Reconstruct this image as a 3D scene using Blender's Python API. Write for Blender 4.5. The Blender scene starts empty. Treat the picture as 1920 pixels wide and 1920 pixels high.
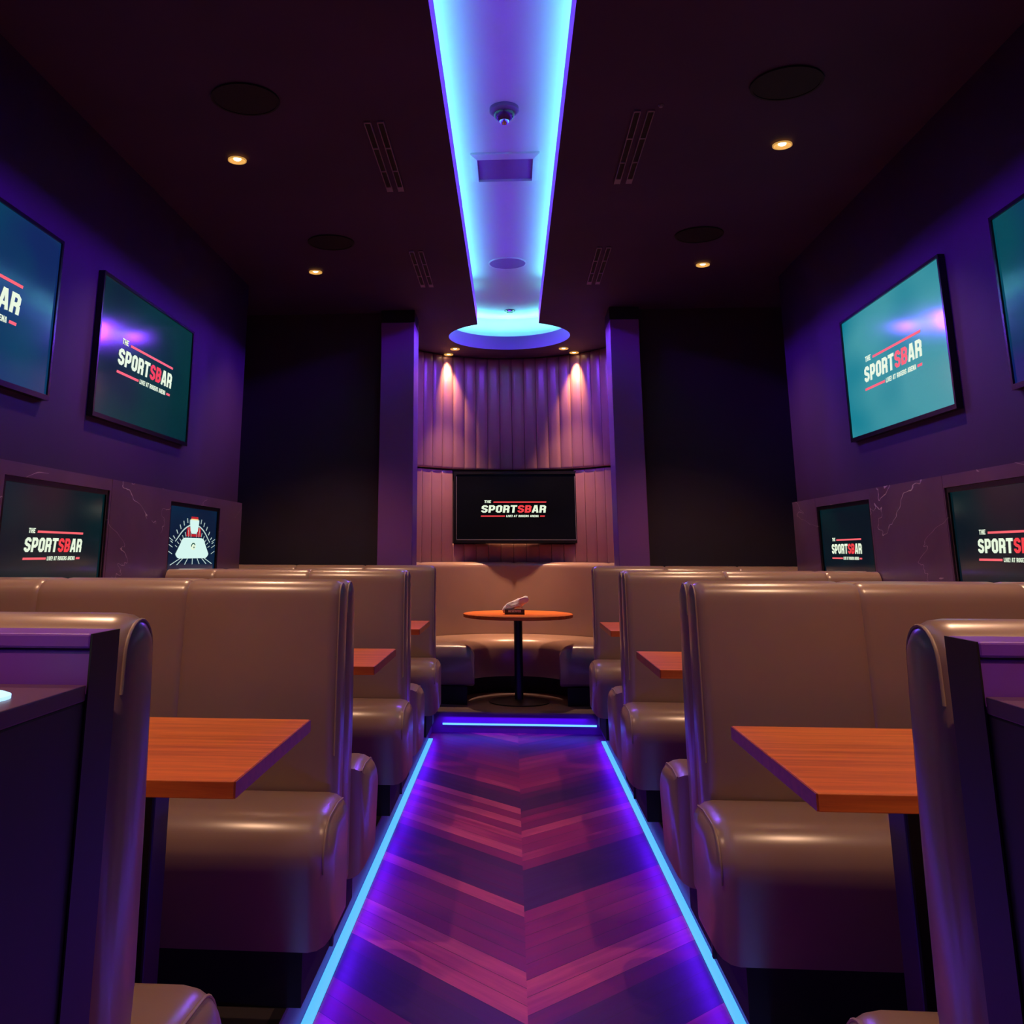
import bpy, math, random
from mathutils import Vector, Matrix
random.seed(7)
S = bpy.context.scene
COL = S.collection
PI = math.pi

# ------------------------------------------------------------------ camera
def setup_camera():
    yaw, pitch, roll = -0.0717, 0.2303, 0.0026
    f_px, cx, cy = 1726.75, 833.41, 631.23
    sy, cyw = math.sin(yaw), math.cos(yaw)
    sp, cp = math.sin(pitch), math.cos(pitch)
    f = Vector((sy*cp, cyw*cp, sp)); r = Vector((cyw, -sy, 0)); u = r.cross(f)
    sr, cr = math.sin(roll), math.cos(roll)
    r2 = cr*r + sr*u; u2 = -sr*r + cr*u
    cd = bpy.data.cameras.new('camera'); cam = bpy.data.objects.new('camera', cd); COL.objects.link(cam)
    m = Matrix((r2, u2, -f)).transposed().to_4x4(); m.translation = Vector((-0.0085, 0, 1.2))
    cam.matrix_world = m
    cd.sensor_width = 36; cd.lens = f_px/1920*36
    cd.shift_x = (960-cx)/1920; cd.shift_y = (cy-960)/1920
    cd.clip_start = 0.02
    S.camera = cam
setup_camera()

# ------------------------------------------------------------------ world, exposure
w = bpy.data.worlds.new('world'); S.world = w; w.use_nodes = True
w.node_tree.nodes['Background'].inputs[0].default_value = (0.25, 0.12, 0.5, 1)
w.node_tree.nodes['Background'].inputs[1].default_value = 0.0
S.view_settings.view_transform = 'Standard'; S.view_settings.look = 'None'
S.view_settings.exposure = 0.0; S.view_settings.gamma = 1.0
S.view_settings.use_curve_mapping = False

# ------------------------------------------------------------------ light settings
VIOLET = (0.20, 0.010, 1.0)
AISLE_C = (0.10, 0.006, 1.0)
CYAN = (0.14, 0.92, 0.70)
WARM = (1.0, 0.50, 0.19)
AMBER = (1.0, 0.57, 0.34)
COVE_CYAN_W = 2.3        # per metre, washes the recess ceiling
COVE_VIOLET_W = 6.6     # per metre, spills through the slot on the room
AISLE_W = 2.0            # per metre, under the step nosing
TABLE_SPOT_W = 100.0
SCALLOP_W = 105.0
ROUND_SPOT_W = 260.0

def area(name, loc, rot, sx, sy, power, col, spread=PI):
    l = bpy.data.lights.new(name, 'AREA'); l.shape = 'RECTANGLE'; l.size = sx; l.size_y = sy
    l.energy = power; l.color = col; l.spread = spread
    o = bpy.data.objects.new(name, l); COL.objects.link(o); o.location = loc; o.rotation_euler = rot
    return o
def aim(o, d):
    o.rotation_euler = Vector(d).to_track_quat('-Z', 'Y').to_euler()

ZC, ZL, ZR = 3.10, 3.23, 3.45      # ceiling, top of the lip, recess ceiling
SL, SR = -0.276, 0.246              # slot edges
CX, CY_, CR = -0.006, 8.12, 0.545   # ceiling circle
Y0 = -2.2                           # rear wall
# cove strips: cyan washes upwards, violet looks across and out of the slot
for sx, xx in ((-1, SL-0.09), (1, SR+0.09)):
    for k in range(6):
        y = Y0 + 0.8 + k*1.6; L = 1.6
        if y + L/2 > 7.6: L = 1.5
        a = area('cove_wash', (xx, y, ZL+0.08), (PI, 0, 0), 0.05, L, COVE_CYAN_W*L, CYAN, 2.45)
        b = area('cove_spill', (xx-0.03*sx*-1, y, ZL+0.07), (0, 0, 0), L, 0.05, COVE_VIOLET_W*L, VIOLET)
        aim(b, (-sx, 0, -0.42))
        b.rotation_euler = Vector((-sx, 0, -0.55)).to_track_quat('-Z', 'X').to_euler()
        b.data.size, b.data.size_y = 0.05, L; b.data.spread = 1.15
        c = area('cove_middle', (xx, y, ZL+0.06), (0, 0, 0), 0.05, L, 0.02*L, (0.25, 0.10, 1.0))
        c.rotation_euler = Vector((-sx, 0, 0.45)).to_track_quat('-Z', 'X').to_euler()
        c.data.size, c.data.size_y = 0.05, L
for k in range(9):
    ang = math.radians(-40 + k*32.5)
    d = Vector((math.cos(ang), math.sin(ang), 0))
    p = Vector((CX, CY_, 0)) + d*(CR+0.09)
    area('cove_wash', (p.x, p.y, ZL+0.06), (PI, 0, ang), 0.06, 0.34, 2.0 if 15 < math.degrees(ang) < 165 else 1.0, CYAN, 2.6)
    b = area('cove_spill', (p.x, p.y, ZL+0.07), (0, 0, 0), 0.05, 0.3, 4.5, VIOLET)
    aim(b, (-d.x, -d.y, -0.60)); b.data.spread = 1.2
# aisle strips, looking straight down under the step nosing
AX0, AX1, AYE, ZF = -0.645, 0.66, 7.60, -0.15
for xx in (AX0+0.03, AX1-0.03):
    for k in range(4):
        area('aisle_glow', (xx, -0.9+k*2.4+0.1, -0.055), (0, (-0.95 if xx < 0 else 0.95), 0), 0.025, 2.3, AISLE_W*2.3, AISLE_C)
area('aisle_glow', (0.0, AYE-0.03, -0.035), (0, 0, 0), 1.1, 0.03, AISLE_W*1.3, AISLE_C)

# ------------------------------------------------------------------ node helpers and materials
def mat(name, base=(0.5, 0.5, 0.5), rough=0.5, metal=0.0, spec=0.5, emit=None, estr=0.0, coat=0.0):
    m = bpy.data.materials.new(name); m.use_nodes = True
    b = m.node_tree.nodes['Principled BSDF']
    b.inputs['Base Color'].default_value = (*base, 1); b.inputs['Roughness'].default_value = rough
    b.inputs['Metallic'].default_value = metal; b.inputs['Specular IOR Level'].default_value = spec
    b.inputs['Coat Weight'].default_value = coat
    if emit: b.inputs['Emission Color'].default_value = (*emit, 1); b.inputs['Emission Strength'].default_value = estr
    return m
class NT:
    def __init__(s, m): s.t = m.node_tree; s.n = s.t.nodes; s.b = s.n['Principled BSDF']
    def new(s, ty, **kw):
        n = s.n.new(ty)
        for k, v in kw.items(): setattr(n, k, v)
        return n
    def link(s, a, b): s.t.links.new(a, b)
    def math(s, op, a, b=None, c=None):
        n = s.new('ShaderNodeMath', operation=op)
        for i, v in enumerate((a, b, c)):
            if v is None: continue
            if isinstance(v, (int, float)): n.inputs[i].default_value = v
            else: s.link(v, n.inputs[i])
        return n.outputs[0]
    def coord(s, kind='Object'):
        return s.new('ShaderNodeTexCoord').outputs[kind]
    def noise(s, vec, scale, detail=3, rough=0.5, dist=0):
        n = s.new('ShaderNodeTexNoise'); s.link(vec, n.inputs['Vector'])
        n.inputs['Scale'].default_value = scale; n.inputs['Detail'].default_value = detail
        n.inputs['Roughness'].default_value = rough; n.inputs['Distortion'].default_value = dist
        return n.outputs['Fac']
    def mapping(s, vec, scale=(1, 1, 1), rot=(0, 0, 0)):
        n = s.new('ShaderNodeMapping'); s.link(vec, n.inputs[0])
        n.inputs['Scale'].default_value = scale; n.inputs['Rotation'].default_value = rot
        return n.outputs[0]
    def ramp(s, fac, stops):
        n = s.new('ShaderNodeValToRGB'); s.link(fac, n.inputs[0]); e = n.color_ramp.elements
        while len(e) < len(stops): e.new(0.5)
        for x, (p, c) in zip(e, stops): x.position = p; x.color = (*c, 1)
        return n.outputs[0]
    def bump(s, h, strength=0.2, dist=0.01):
        n = s.new('ShaderNodeBump'); s.link(h, n.inputs['Height']); n.inputs['Strength'].default_value = strength
        n.inputs['Distance'].default_value = dist; s.link(n.outputs[0], s.b.inputs['Normal'])

def leather(name, c0, c1, rough):
    m = mat(name, c0, rough, spec=0.5, coat=0.55); m.node_tree.nodes['Principled BSDF'].inputs['Coat Roughness'].default_value = 0.27; n = NT(m); v = n.coord()
    a = n.noise(v, 2.2, 3); n.link(n.ramp(a, [(0.3, c0), (0.7, c1)]), n.b.inputs['Base Color'])
    f = n.noise(v, 240, 2); g = n.noise(n.mapping(v, (1, 1, 1.6)), 5, 3, 0.6)
    n.bump(n.math('ADD', n.math('MULTIPLY', f, 0.05), g), 0.03, 0.006)
    n.link(n.math('MULTIPLY_ADD', n.noise(v, 6, 2), 0.06, rough-0.03), n.b.inputs['Roughness'])
    return m
M = {}
M['leather'] = leather('tan_leather', (0.33, 0.205, 0.155), (0.38, 0.24, 0.18), 0.30)
M['panel'] = leather('mauve_panel_leather', (0.30, 0.13, 0.15), (0.36, 0.17, 0.18), 0.42)
M['piping'] = mat('leather_piping', (0.36, 0.24, 0.17), 0.4)
M['black'] = mat('black_laminate', (0.010, 0.008, 0.013), 0.45)
M['plinth'] = mat('matt_black_plinth', (0.006, 0.005, 0.007), 0.7)
M['divider'] = mat('dark_divider_board', (0.04, 0.03, 0.05), 0.5)
M['bezel'] = mat('black_gloss_bezel', (0.008, 0.007, 0.010), 0.22)
M['steel'] = mat('black_powder_steel', (0.012, 0.011, 0.014), 0.4, metal=0.3)
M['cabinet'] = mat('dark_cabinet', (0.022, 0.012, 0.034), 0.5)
M['cabface'] = mat('cabinet_face', (0.22, 0.055, 0.55), 0.38)  # violet light falling on the ledge is put into this base colour
M['ctop'] = mat('countertop_laminate', (0.13, 0.055, 0.12), 0.35)
M['riser'] = mat('step_riser', (0.12, 0.018, 0.16), 0.5)
M['tread'] = mat('step_floor', (0.12, 0.075, 0.08), 0.6)
M['recess'] = mat('white_cove_paint', (0.62, 0.60, 0.66), 0.7)
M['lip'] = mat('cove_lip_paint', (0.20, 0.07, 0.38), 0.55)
M['pillar'] = mat('satin_pillar_paint', (0.26, 0.09, 0.36), 0.38)
M['white'] = mat('white_plastic', (0.75, 0.75, 0.78), 0.4)
M['grey'] = mat('grey_metal', (0.30, 0.26, 0.32), 0.35, metal=0.4)
M['smoke'] = mat('smoked_dome', (0.05, 0.01, 0.04), 0.08, coat=0.5)
M['napkin'] = mat('white_napkin', (0.80, 0.76, 0.80), 0.8)
M['bulb'] = mat('lit_bulb', (1, 0.8, 0.5), 0.5, emit=(1.0, 0.78, 0.42), estr=9)
M['reflector'] = mat('warm_reflector', (0.75, 0.50, 0.22), 0.30, metal=0.6, emit=(1.0, 0.52, 0.12), estr=0.55)
M['led'] = mat('cyan_led_strip', (0.1, 0.3, 0.5), 0.5, emit=(0.075, 0.52, 1.0), estr=1.0)
M['ledf'] = mat('pale_led_strip', (0.1, 0.3, 0.5), 0.5, emit=(0.09, 0.34, 1.0), estr=2.2)
M['txt'] = mat('screen_white', (0, 0, 0), 0.5, emit=(0.80, 0.92, 0.70), estr=1.0)
M['txtdim'] = mat('print_white', (0.85, 0.8, 0.85), 0.6)
M['red'] = mat('screen_red', (0, 0, 0), 0.5, emit=(0.90, 0.05, 0.06), estr=1.0)
M['pink'] = mat('screen_pink_red', (0, 0, 0), 0.5, emit=(0.95, 0.13, 0.15), estr=1.0)
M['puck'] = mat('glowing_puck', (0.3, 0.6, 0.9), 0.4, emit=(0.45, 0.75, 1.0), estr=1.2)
M['rink'] = mat('screen_rink_white', (0, 0, 0), 0.5, emit=(0.66, 0.92, 0.86), estr=1.0)
M['rinkline'] = mat('screen_rink_line', (0, 0, 0), 0.5, emit=(0.62, 0.80, 0.74), estr=0.85)
M['rinkteal'] = mat('screen_teal', (0, 0, 0), 0.5, emit=(0.10, 0.36, 0.40), estr=0.8)
M['rinkdark'] = mat('screen_dark_green', (0, 0, 0), 0.5, emit=(0.005, 0.10, 0.09), estr=1.0)
M['rinkred'] = mat('screen_deep_red', (0, 0, 0), 0.5, emit=(0.50, 0.012, 0.015), estr=1.0)
M['rinkyellow'] = mat('screen_yellow', (0, 0, 0), 0.5, emit=(0.95, 0.70, 0.30), estr=1.0)

def paint(name, base, rough, var=0.15, bump=0.05):
    m = mat(name, base, rough); n = NT(m); v = n.coord(); a = n.noise(v, 1.3, 3)
    c1 = tuple(x*(1-var) for x in base); c2 = tuple(x*(1+var) for x in base)
    n.link(n.ramp(a, [(0.3, c1), (0.7, c2)]), n.b.inputs['Base Color']); n.bump(n.noise(v, 160, 2), bump, 0.004)
    return m
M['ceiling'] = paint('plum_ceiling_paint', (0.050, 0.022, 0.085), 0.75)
M['wall'] = paint('dark_violet_wall_paint', (0.036, 0.009, 0.055), 0.55)
M['wallback'] = paint('charcoal_wall_paint', (0.035, 0.022, 0.040), 0.7)

def marble():
    m = mat('purple_grey_marble', (0.15, 0.1, 0.14), 0.28); n = NT(m); v = n.coord()
    base = n.ramp(n.noise(v, 2.0, 5, 0.6), [(0.3, (0.095, 0.045, 0.115)), (0.7, (0.14, 0.07, 0.15))])
    d = n.noise(n.mapping(v, (1, 1.0, 1.8), (0.5, 0, 0)), 0.9, 5, 0.55, 0.6)
    vein = n.math('ABSOLUTE', n.math('SUBTRACT', d, 0.5))
    mask = n.math('MULTIPLY', n.math('LESS_THAN', vein, 0.0016), n.math('GREATER_THAN', n.noise(v, 3.2, 2), 0.46))
    mx = n.new('ShaderNodeMix', data_type='RGBA'); n.link(mask, mx.inputs['Factor'])
    n.link(base, mx.inputs['A']); mx.inputs['B'].default_value = (0.50, 0.38, 0.46, 1)
    n.link(mx.outputs['Result'], n.b.inputs['Base Color'])
    return m
M['marble'] = marble()

def wood(name, c0, c1, rough, ax=0):
    m = mat(name, c0, rough, spec=0.5); n = NT(m); v = n.coord()
    sc = [16, 16, 16]; sc[ax] = 1.1
    g = n.noise(n.mapping(v, tuple(sc)), 2.2, 5, 0.65, 0.4)
    n.link(n.ramp(g, [(0.28, c0), (0.62, c1), (0.8, tuple(x*1.12 for x in c1))]), n.b.inputs['Base Color'])
    n.bump(g, 0.06, 0.003)
    return m
M['wood'] = wood('orange_brown_wood', (0.52, 0.085, 0.008), (0.84, 0.190, 0.018), 0.5)
M['woodedge'] = wood('wood_edge_band', (0.30, 0.045, 0.015), (0.44, 0.085, 0.03), 0.4)

def chevron_floor():
    m = mat('chevron_wood_floor', (0.2, 0.05, 0.1), 0.3, spec=0.3); n = NT(m)
    sep = n.new('ShaderNodeSeparateXYZ'); n.link(n.coord(), sep.inputs[0]); X, Y = sep.outputs[0], sep.outputs[1]
    xc = n.math('SUBTRACT', X, 0.02); ab = n.math('ABSOLUTE', xc); side = n.math('SIGN', xc)
    v = n.math('SUBTRACT', Y, ab); v = n.math('ADD', v, n.math('MULTIPLY', side, 0.03))
    idx = n.math('FLOOR', n.math('DIVIDE', v, 0.118))
    cmb = n.new('ShaderNodeCombineXYZ'); n.link(idx, cmb.inputs[0]); n.link(side, cmb.inputs[1])
    wn = n.new('ShaderNodeTexWhiteNoise', noise_dimensions='2D'); n.link(cmb.outputs[0], wn.inputs['Vector'])
    al = n.math('ADD', Y, ab)
    c2 = n.new('ShaderNodeCombineXYZ'); n.link(n.math('MULTIPLY', v, 20.0), c2.inputs[0]); n.link(n.math('MULTIPLY', al, 1.4), c2.inputs[1]); n.link(n.math('MULTIPLY', side, 5.0), c2.inputs[2])
    grain = n.noise(c2.outputs[0], 1.0, 4, 0.6)
    # broad alternating bands of pale and dark boards
    fr = n.math('FRACT', n.math('DIVIDE', n.math('SUBTRACT', n.math('MULTIPLY', idx, 0.118), 3.96), 1.355))
    band = n.math('LESS_THAN', fr, 0.0)
    band = n.math('LESS_THAN', n.math('SUBTRACT', 1.0, fr), 0.69)
    t = n.math('ADD', n.math('MULTIPLY', wn.outputs['Value'], 0.42), n.math('MULTIPLY', grain, 0.45))
    t = n.math('ADD', t, n.math('MULTIPLY', band, 0.42)); t = n.math('SUBTRACT', t, 0.12)
    col = n.ramp(t, [(0.12, (0.032, 0.002, 0.045)), (0.35, (0.045, 0.002, 0.050)), (0.62, (0.16, 0.004, 0.070)), (0.80, (0.24, 0.008, 0.075)), (1.0, (0.48, 0.07, 0.13))])
    j = n.math('FRACT', n.math('DIVIDE', v, 0.118)); jm = n.math('LESS_THAN', j, 0.03)
    mx = n.new('ShaderNodeMix', data_type='RGBA'); n.link(jm, mx.inputs['Factor']); n.link(col, mx.inputs['A'])
    mx.inputs['B'].default_value = (0.03, 0.008, 0.015, 1)
    n.link(mx.outputs['Result'], n.b.inputs['Base Color'])
    n.link(n.math('MULTIPLY_ADD', grain, 0.2, 0.32), n.b.inputs['Roughness'])
    n.bump(grain, 0.05, 0.003)
    return m
M['floor'] = chevron_floor()
M['carpet'] = paint('dark_booth_floor', (0.02, 0.012, 0.018), 0.8)

def screen_mat(name, c0, c1, strength, seed=0.0):
    m = mat(name, (0.004, 0.004, 0.006), 0.11, spec=0.5, emit=(0, 0, 0), estr=strength); n = NT(m)
    v = n.mapping(n.coord('Generated'), (1.1, 1.1, 1.1)); n.n[-1].inputs['Location'].default_value = (seed, seed*2, seed)
    a = n.noise(v, 1.4, 1)
    n.link(n.ramp(a, [(0.36, c0), (0.62, c1)]), n.b.inputs['Emission Color'])
    return m
M['scr_dark_teal'] = screen_mat('screen_dark_teal', (0.0005, 0.010, 0.028), (0.001, 0.030, 0.034), 1.0, 1.3)
M['scr_blue'] = screen_mat('screen_blue', (0.004, 0.020, 0.105), (0.001, 0.055, 0.105), 1.0, 2.1)
M['scr_teal'] = screen_mat('screen_bright_teal', (0.004, 0.20, 0.28), (0.055, 0.31, 0.36), 1.0, 0.4)
M['scr_blue_teal'] = screen_mat('screen_blue_teal', (0.004, 0.012, 0.10), (0.001, 0.060, 0.085), 1.0, 3.3)
M['scr_black'] = screen_mat('screen_black', (0.0002, 0.0004, 0.001), (0.001, 0.001, 0.002), 1.0)
M['scr_night'] = screen_mat('screen_night', (0.001, 0.006, 0.012), (0.001, 0.012, 0.016), 1.0, 1.7)
M['scr_navy'] = screen_mat('screen_navy', (0.002, 0.010, 0.035), (0.002, 0.018, 0.050), 1.0, 0.9)

# ------------------------------------------------------------------ mesh helpers
class MB:
    def __init__(s): s.v = []; s.f = []
    def add(s, vs, fs):
        o = len(s.v); s.v += [tuple(x) for x in vs]; s.f += [tuple(i+o for i in f) for f in fs]; return s
    def box(s, x0, x1, y0, y1, z0, z1):
        return s.add([(x0,y0,z0),(x1,y0,z0),(x1,y1,z0),(x0,y1,z0),(x0,y0,z1),(x1,y0,z1),(x1,y1,z1),(x0,y1,z1)],
                     [(0,3,2,1),(4,5,6,7),(0,1,5,4),(1,2,6,5),(2,3,7,6),(3,0,4,7)])
    def lathe(s, prof, c=(0,0,0), n=48, cap=True):
        vs = [(c[0]+r*math.cos(2*PI*i/n), c[1]+r*math.sin(2*PI*i/n), c[2]+z) for r, z in prof for i in range(n)]
        fs = [(k*n+i, k*n+(i+1) % n, (k+1)*n+(i+1) % n, (k+1)*n+i) for k in range(len(prof)-1) for i in range(n)]
        if cap: fs += [tuple(reversed(range(n))), tuple(range((len(prof)-1)*n, len(prof)*n))]
        return s.add(vs, fs)
    def rings(s, rings, close=True, caps=True):
        n = len(rings[0]); vs = [p for r in rings for p in r]; fs = []
        m = n if close else n-1
        for k in range(len(rings)-1):
            for i in range(m):
                fs.append((k*n+i, k*n+(i+1) % n, (k+1)*n+(i+1) % n, (k+1)*n+i))
        if caps and close: fs += [tuple(reversed(range(n))), tuple(range((len(rings)-1)*n, len(rings)*n))]
        return s.add(vs, fs)
    def tube(s, pts, r, n=8):
        rs = []
        for i, p in enumerate(pts):
            p = Vector(p); t = (Vector(pts[min(i+1, len(pts)-1)]) - Vector(pts[max(i-1, 0)])).normalized()
            a = t.orthogonal().normalized() if i == 0 else (a - t*a.dot(t)).normalized()
            b = t.cross(a)
            rs.append([tuple(p + a*r*math.cos(2*PI*k/n) + b*r*math.sin(2*PI*k/n)) for k in range(n)])
        return s.rings(rs)
    def mirror(s, ax):
        s.v = [tuple(-c if i == ax else c for i, c in enumerate(p)) for p in s.v]
        s.f = [tuple(reversed(f)) for f in s.f]; return s
    def build(s, name, m, parent=None, loc=None, smooth=None, bevel=0, seg=2, rot=None):
        me = bpy.data.meshes.new(name); me.from_pydata(s.v, [], s.f)
        import bmesh
        bm = bmesh.new(); bm.from_mesh(me); bmesh.ops.recalc_face_normals(bm, faces=bm.faces); bm.to_mesh(me); bm.free()
        me.materials.append(m)
        if smooth:
            for p in me.polygons: p.use_smooth = True
            me.set_sharp_from_angle(angle=math.radians(smooth))
        o = bpy.data.objects.new(name, me); COL.objects.link(o)
        if parent: o.parent = parent
        if loc: o.location = loc
        if rot: o.rotation_euler = rot
        if bevel:
            b = o.modifiers.new('bevel', 'BEVEL'); b.width = bevel; b.segments = seg; b.limit_method = 'ANGLE'
        return o
def empty(name, loc=(0,0,0), rz=0):
    o = bpy.data.objects.new(name, None); COL.objects.link(o); o.location = loc; o.rotation_euler = (0, 0, rz)
    o.empty_display_size = 0.1
    return o
def tag(o, label, cat, group=None):
    o['label'] = label; o['category'] = cat
    if group: o['group'] = group
    return o
def struct(o): o['kind'] = 'structure'; return o
def dup(root, loc, rz=None):
    r = root.copy(); COL.objects.link(r); r.location = loc
    if rz is not None: r.rotation_euler = (0, 0, rz)
    for ch in list(root.children):
        c = ch.copy(); COL.objects.link(c); c.parent = r
        for g in list(ch.children):
            d = g.copy(); COL.objects.link(d); d.parent = c
    return r
def offset(poly, d):
    """move a closed counter-clockwise 2D outline inwards by d"""
    n = len(poly); out = []
    for i in range(n):
        p0, p, p1 = Vector(poly[i-1]), Vector(poly[i]), Vector(poly[(i+1) % n])
        e0 = (p-p0).normalized(); e1 = (p1-p).normalized()
        n0 = Vector((-e0.y, e0.x)); n1 = Vector((-e1.y, e1.x)); b = n0+n1
        if b.length < 1e-6: b = n0.copy()
        b.normalize(); k = max(0.4, b.dot(n0)); out.append(tuple(p + b*(d/k)))
    return out
def ccw(poly):
    a = sum(poly[i-1][0]*poly[i][1]-poly[i][0]*poly[i-1][1] for i in range(len(poly)))
    return poly if a > 0 else list(reversed(poly))
def loft_x(poly, stations):
    poly = ccw(poly); b = MB()
    return b.rings([[(x, p[0], p[1]) for p in offset(poly, d)] for x, d in stations])
def arc(cx, cy, r, a0, a1, n):
    return [(cx+r*math.cos(math.radians(a0+(a1-a0)*i/n)), cy+r*math.sin(math.radians(a0+(a1-a0)*i/n))) for i in range(n+1)]

# ------------------------------------------------------------------ room shell
XL, XR = -1.905, 1.892
def ceiling():
    # slab with the slot and the circle cut out, a lip 0.1 m deep
    inner = []
    aL = math.degrees(math.atan2(-math.sqrt(CR**2-(SL-CX)**2), SL-CX)); aR = math.degrees(math.atan2(-math.sqrt(CR**2-(SR-CX)**2), SR-CX))
    inner += [(SR, Y0)]
    inner += arc(CX, CY_, CR, aR, aL+360, 72)
    inner += [(SL, Y0)]
    import bmesh
    def slab(z):
        bm = bmesh.new()
        out = [(2.3, Y0), (2.3, 9.3), (-2.3, 9.3), (-2.3, Y0)]
        loop = inner[:] + list(reversed(out))
        vs = [bm.verts.new((x, y, z)) for x, y in loop]
        es = [bm.edges.new((vs[i-1], vs[i])) for i in range(len(vs))]
        bmesh.ops.triangle_fill(bm, edges=es, use_beauty=True)
        return bm
    me = bpy.data.meshes.new('ceiling'); bm = slab(ZC); bm.to_mesh(me); bm.free()
    me.materials.append(M['ceiling'])
    o = bpy.data.objects.new('ceiling', me); COL.objects.link(o); struct(o)
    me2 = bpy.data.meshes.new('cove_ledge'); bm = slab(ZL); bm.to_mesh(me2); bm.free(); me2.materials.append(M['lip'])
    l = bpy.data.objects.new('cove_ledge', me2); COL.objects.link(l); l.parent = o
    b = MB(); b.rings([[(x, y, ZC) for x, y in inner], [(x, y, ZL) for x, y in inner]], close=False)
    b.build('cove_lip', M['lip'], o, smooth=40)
    # recess shell
    e = 0.20; R2 = CR+e
    b = MB()
    aL2 = math.degrees(math.atan2(-math.sqrt(R2**2-(SL-e-CX)**2), SL-e-CX)); aR2 = math.degrees(math.atan2(-math.sqrt(R2**2-(SR+e-CX)**2), SR+e-CX))
    out = [(SR+e, Y0)] + arc(CX, CY_, R2, aR2, aL2+360, 72) + [(SL-e, Y0)]
    b.rings([[(x, y, ZL) for x, y in out], [(x, y, ZR) for x, y in out]], close=False)
    b.build('cove_side', M['recess'], o, smooth=40)
    bm = bmesh.new(); vs = [bm.verts.new((x, y, ZR)) for x, y in out]; bm.faces.new(vs); bmesh.ops.triangulate(bm, faces=bm.faces)
    me3 = bpy.data.meshes.new('cove_top'); bm.to_mesh(me3); bm.free(); me3.materials.append(M['recess'])
    t = bpy.data.objects.new('cove_top', me3); COL.objects.link(t); t.parent = o
ceiling()

# side walls, stepping back beyond the marble; the wall plane behind the marble boards
for s, X, side in ((-1, XL, 'left'), (1, XR, 'right')):
    b = MB(); x1 = X+s*0.30
    b.box(min(X, x1), max(X, x1), Y0, 6.37, -0.2, ZC)
    x2 = s*2.16
    b.box(min(x2, s*2.3), max(x2, s*2.3), 6.37, 7.35, -0.2, ZC)
    struct(b.build('wall_'+side, M['wall']))
b = MB(); b.box(-2.3, 2.3, Y0-0.1, Y0, -0.2, 3.6); struct(b.build('wall_rear', M['wallback']))
b = MB(); b.box(-2.3, -1.02, 7.22, 7.34, -0.2, ZC); b.box(1.02, 2.3, 7.22, 7.34, -0.2, ZC)
struct(b.build('wall_back', M['wallback']))
# curved alcove wall
AC, AR = (0.01, 8.0), 1.11
b = MB(); pts = [(AC[0]+AR, 7.3)] + arc(AC[0], AC[1], AR, 0, 180, 60) + [(AC[0]-AR, 7.3)]
b.rings([[(x, y, -0.2) for x, y in pts], [(x, y, ZC) for x, y in pts]], close=False)
struct(b.build('wall_alcove', M['wallback'], smooth=40))
# floors
b = MB(); b.box(AX0, AX1, Y0, AYE, ZF-0.1, ZF); struct(b.build('floor', M['floor']))
for side, x0, x1 in (('left', -2.3, AX0-0.02), ('right', AX1+0.02, 2.3)):
    b = MB(); b.box(x0, x1, Y0, AYE, ZF-0.1, -0.001); struct(b.build('floor_'+side, M['carpet']))
b = MB(); b.box(-2.3, 2.3, AYE+0.02, 9.3, ZF-0.1, -0.001); struct(b.build('floor_back', M['tread']))
# risers and nosings
n_trim = 1
for x0, x1, in ((AX0-0.02, AX0), (AX1, AX1+0.02)):
    b = MB(); b.box(x0, x1, Y0, AYE+0.02, ZF, -0.012); t = b.build('trim_%d' % n_trim, M['riser']); struct(t); n_trim += 1
    b = MB(); b.box(x0-(0.0 if x0 < 0 else 0.012), x1+(0.012 if x0 < 0 else 0.0), Y0, AYE+0.02, -0.012, 0.0); b.build('nosing', M['black'], t)
b = MB(); b.box(AX0, AX1, AYE, AYE+0.02, ZF, -0.012); t = struct(b.build('trim_%d' % n_trim, M['riser'])); n_trim += 1
b = MB(); b.box(AX0, AX1, AYE-0.012, AYE+0.02, -0.012, 0.0); b.build('nosing', M['tread'], t)
# marble dado boards: two trims, each a row of slabs around the screens
def marble_side(s, X, joints, screens):
    global n_trim
    t = empty('trim_%d' % n_trim, (X, 3.0, 0)); n_trim += 1; struct(t)
    th = 0.035
    x0, x1 = (0, th) if s < 0 else (-th, 0)
    ys = sorted(joints)
    for a, c in zip(ys[:-1], ys[1:]):
        b = MB(); g = 0.0015
        hole = [h for h in screens if h[0] >= a-0.01 and h[1] <= c+0.01]
        if hole:
            h0, h1, z0, z1 = hole[0]
            if h0-a > 0.004: b.box(x0, x1, a+g-3, h0-3, 0, 1.53)
            if c-h1 > 0.004: b.box(x0, x1, h1-3, c-g-3, 0, 1.53)
            b.box(x0, x1, h0-3, h1-3, z1, 1.53); b.box(x0, x1, h0-3, h1-3, 0, z0)
        else: b.box(x0, x1, a+g-3, c-g-3, 0, 1.53)
        b.build('marble_slab', M['marble'], t)
LOWS = [(3.30, 4.215, 0.94, 1.478), (5.01, 5.885, 0.955, 1.472)]
LOWR = [(3.28, 4.165, 0.94, 1.478), (5.03, 5.885, 0.955, 1.478)]
marble_side(-1, XL, [0.0, 1.6, 2.5, 4.235, 6.37], LOWS)
marble_side(1, XR, [0.0, 1.6, 3.26, 4.175, 5.01, 5.90, 6.37], LOWR)

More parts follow.
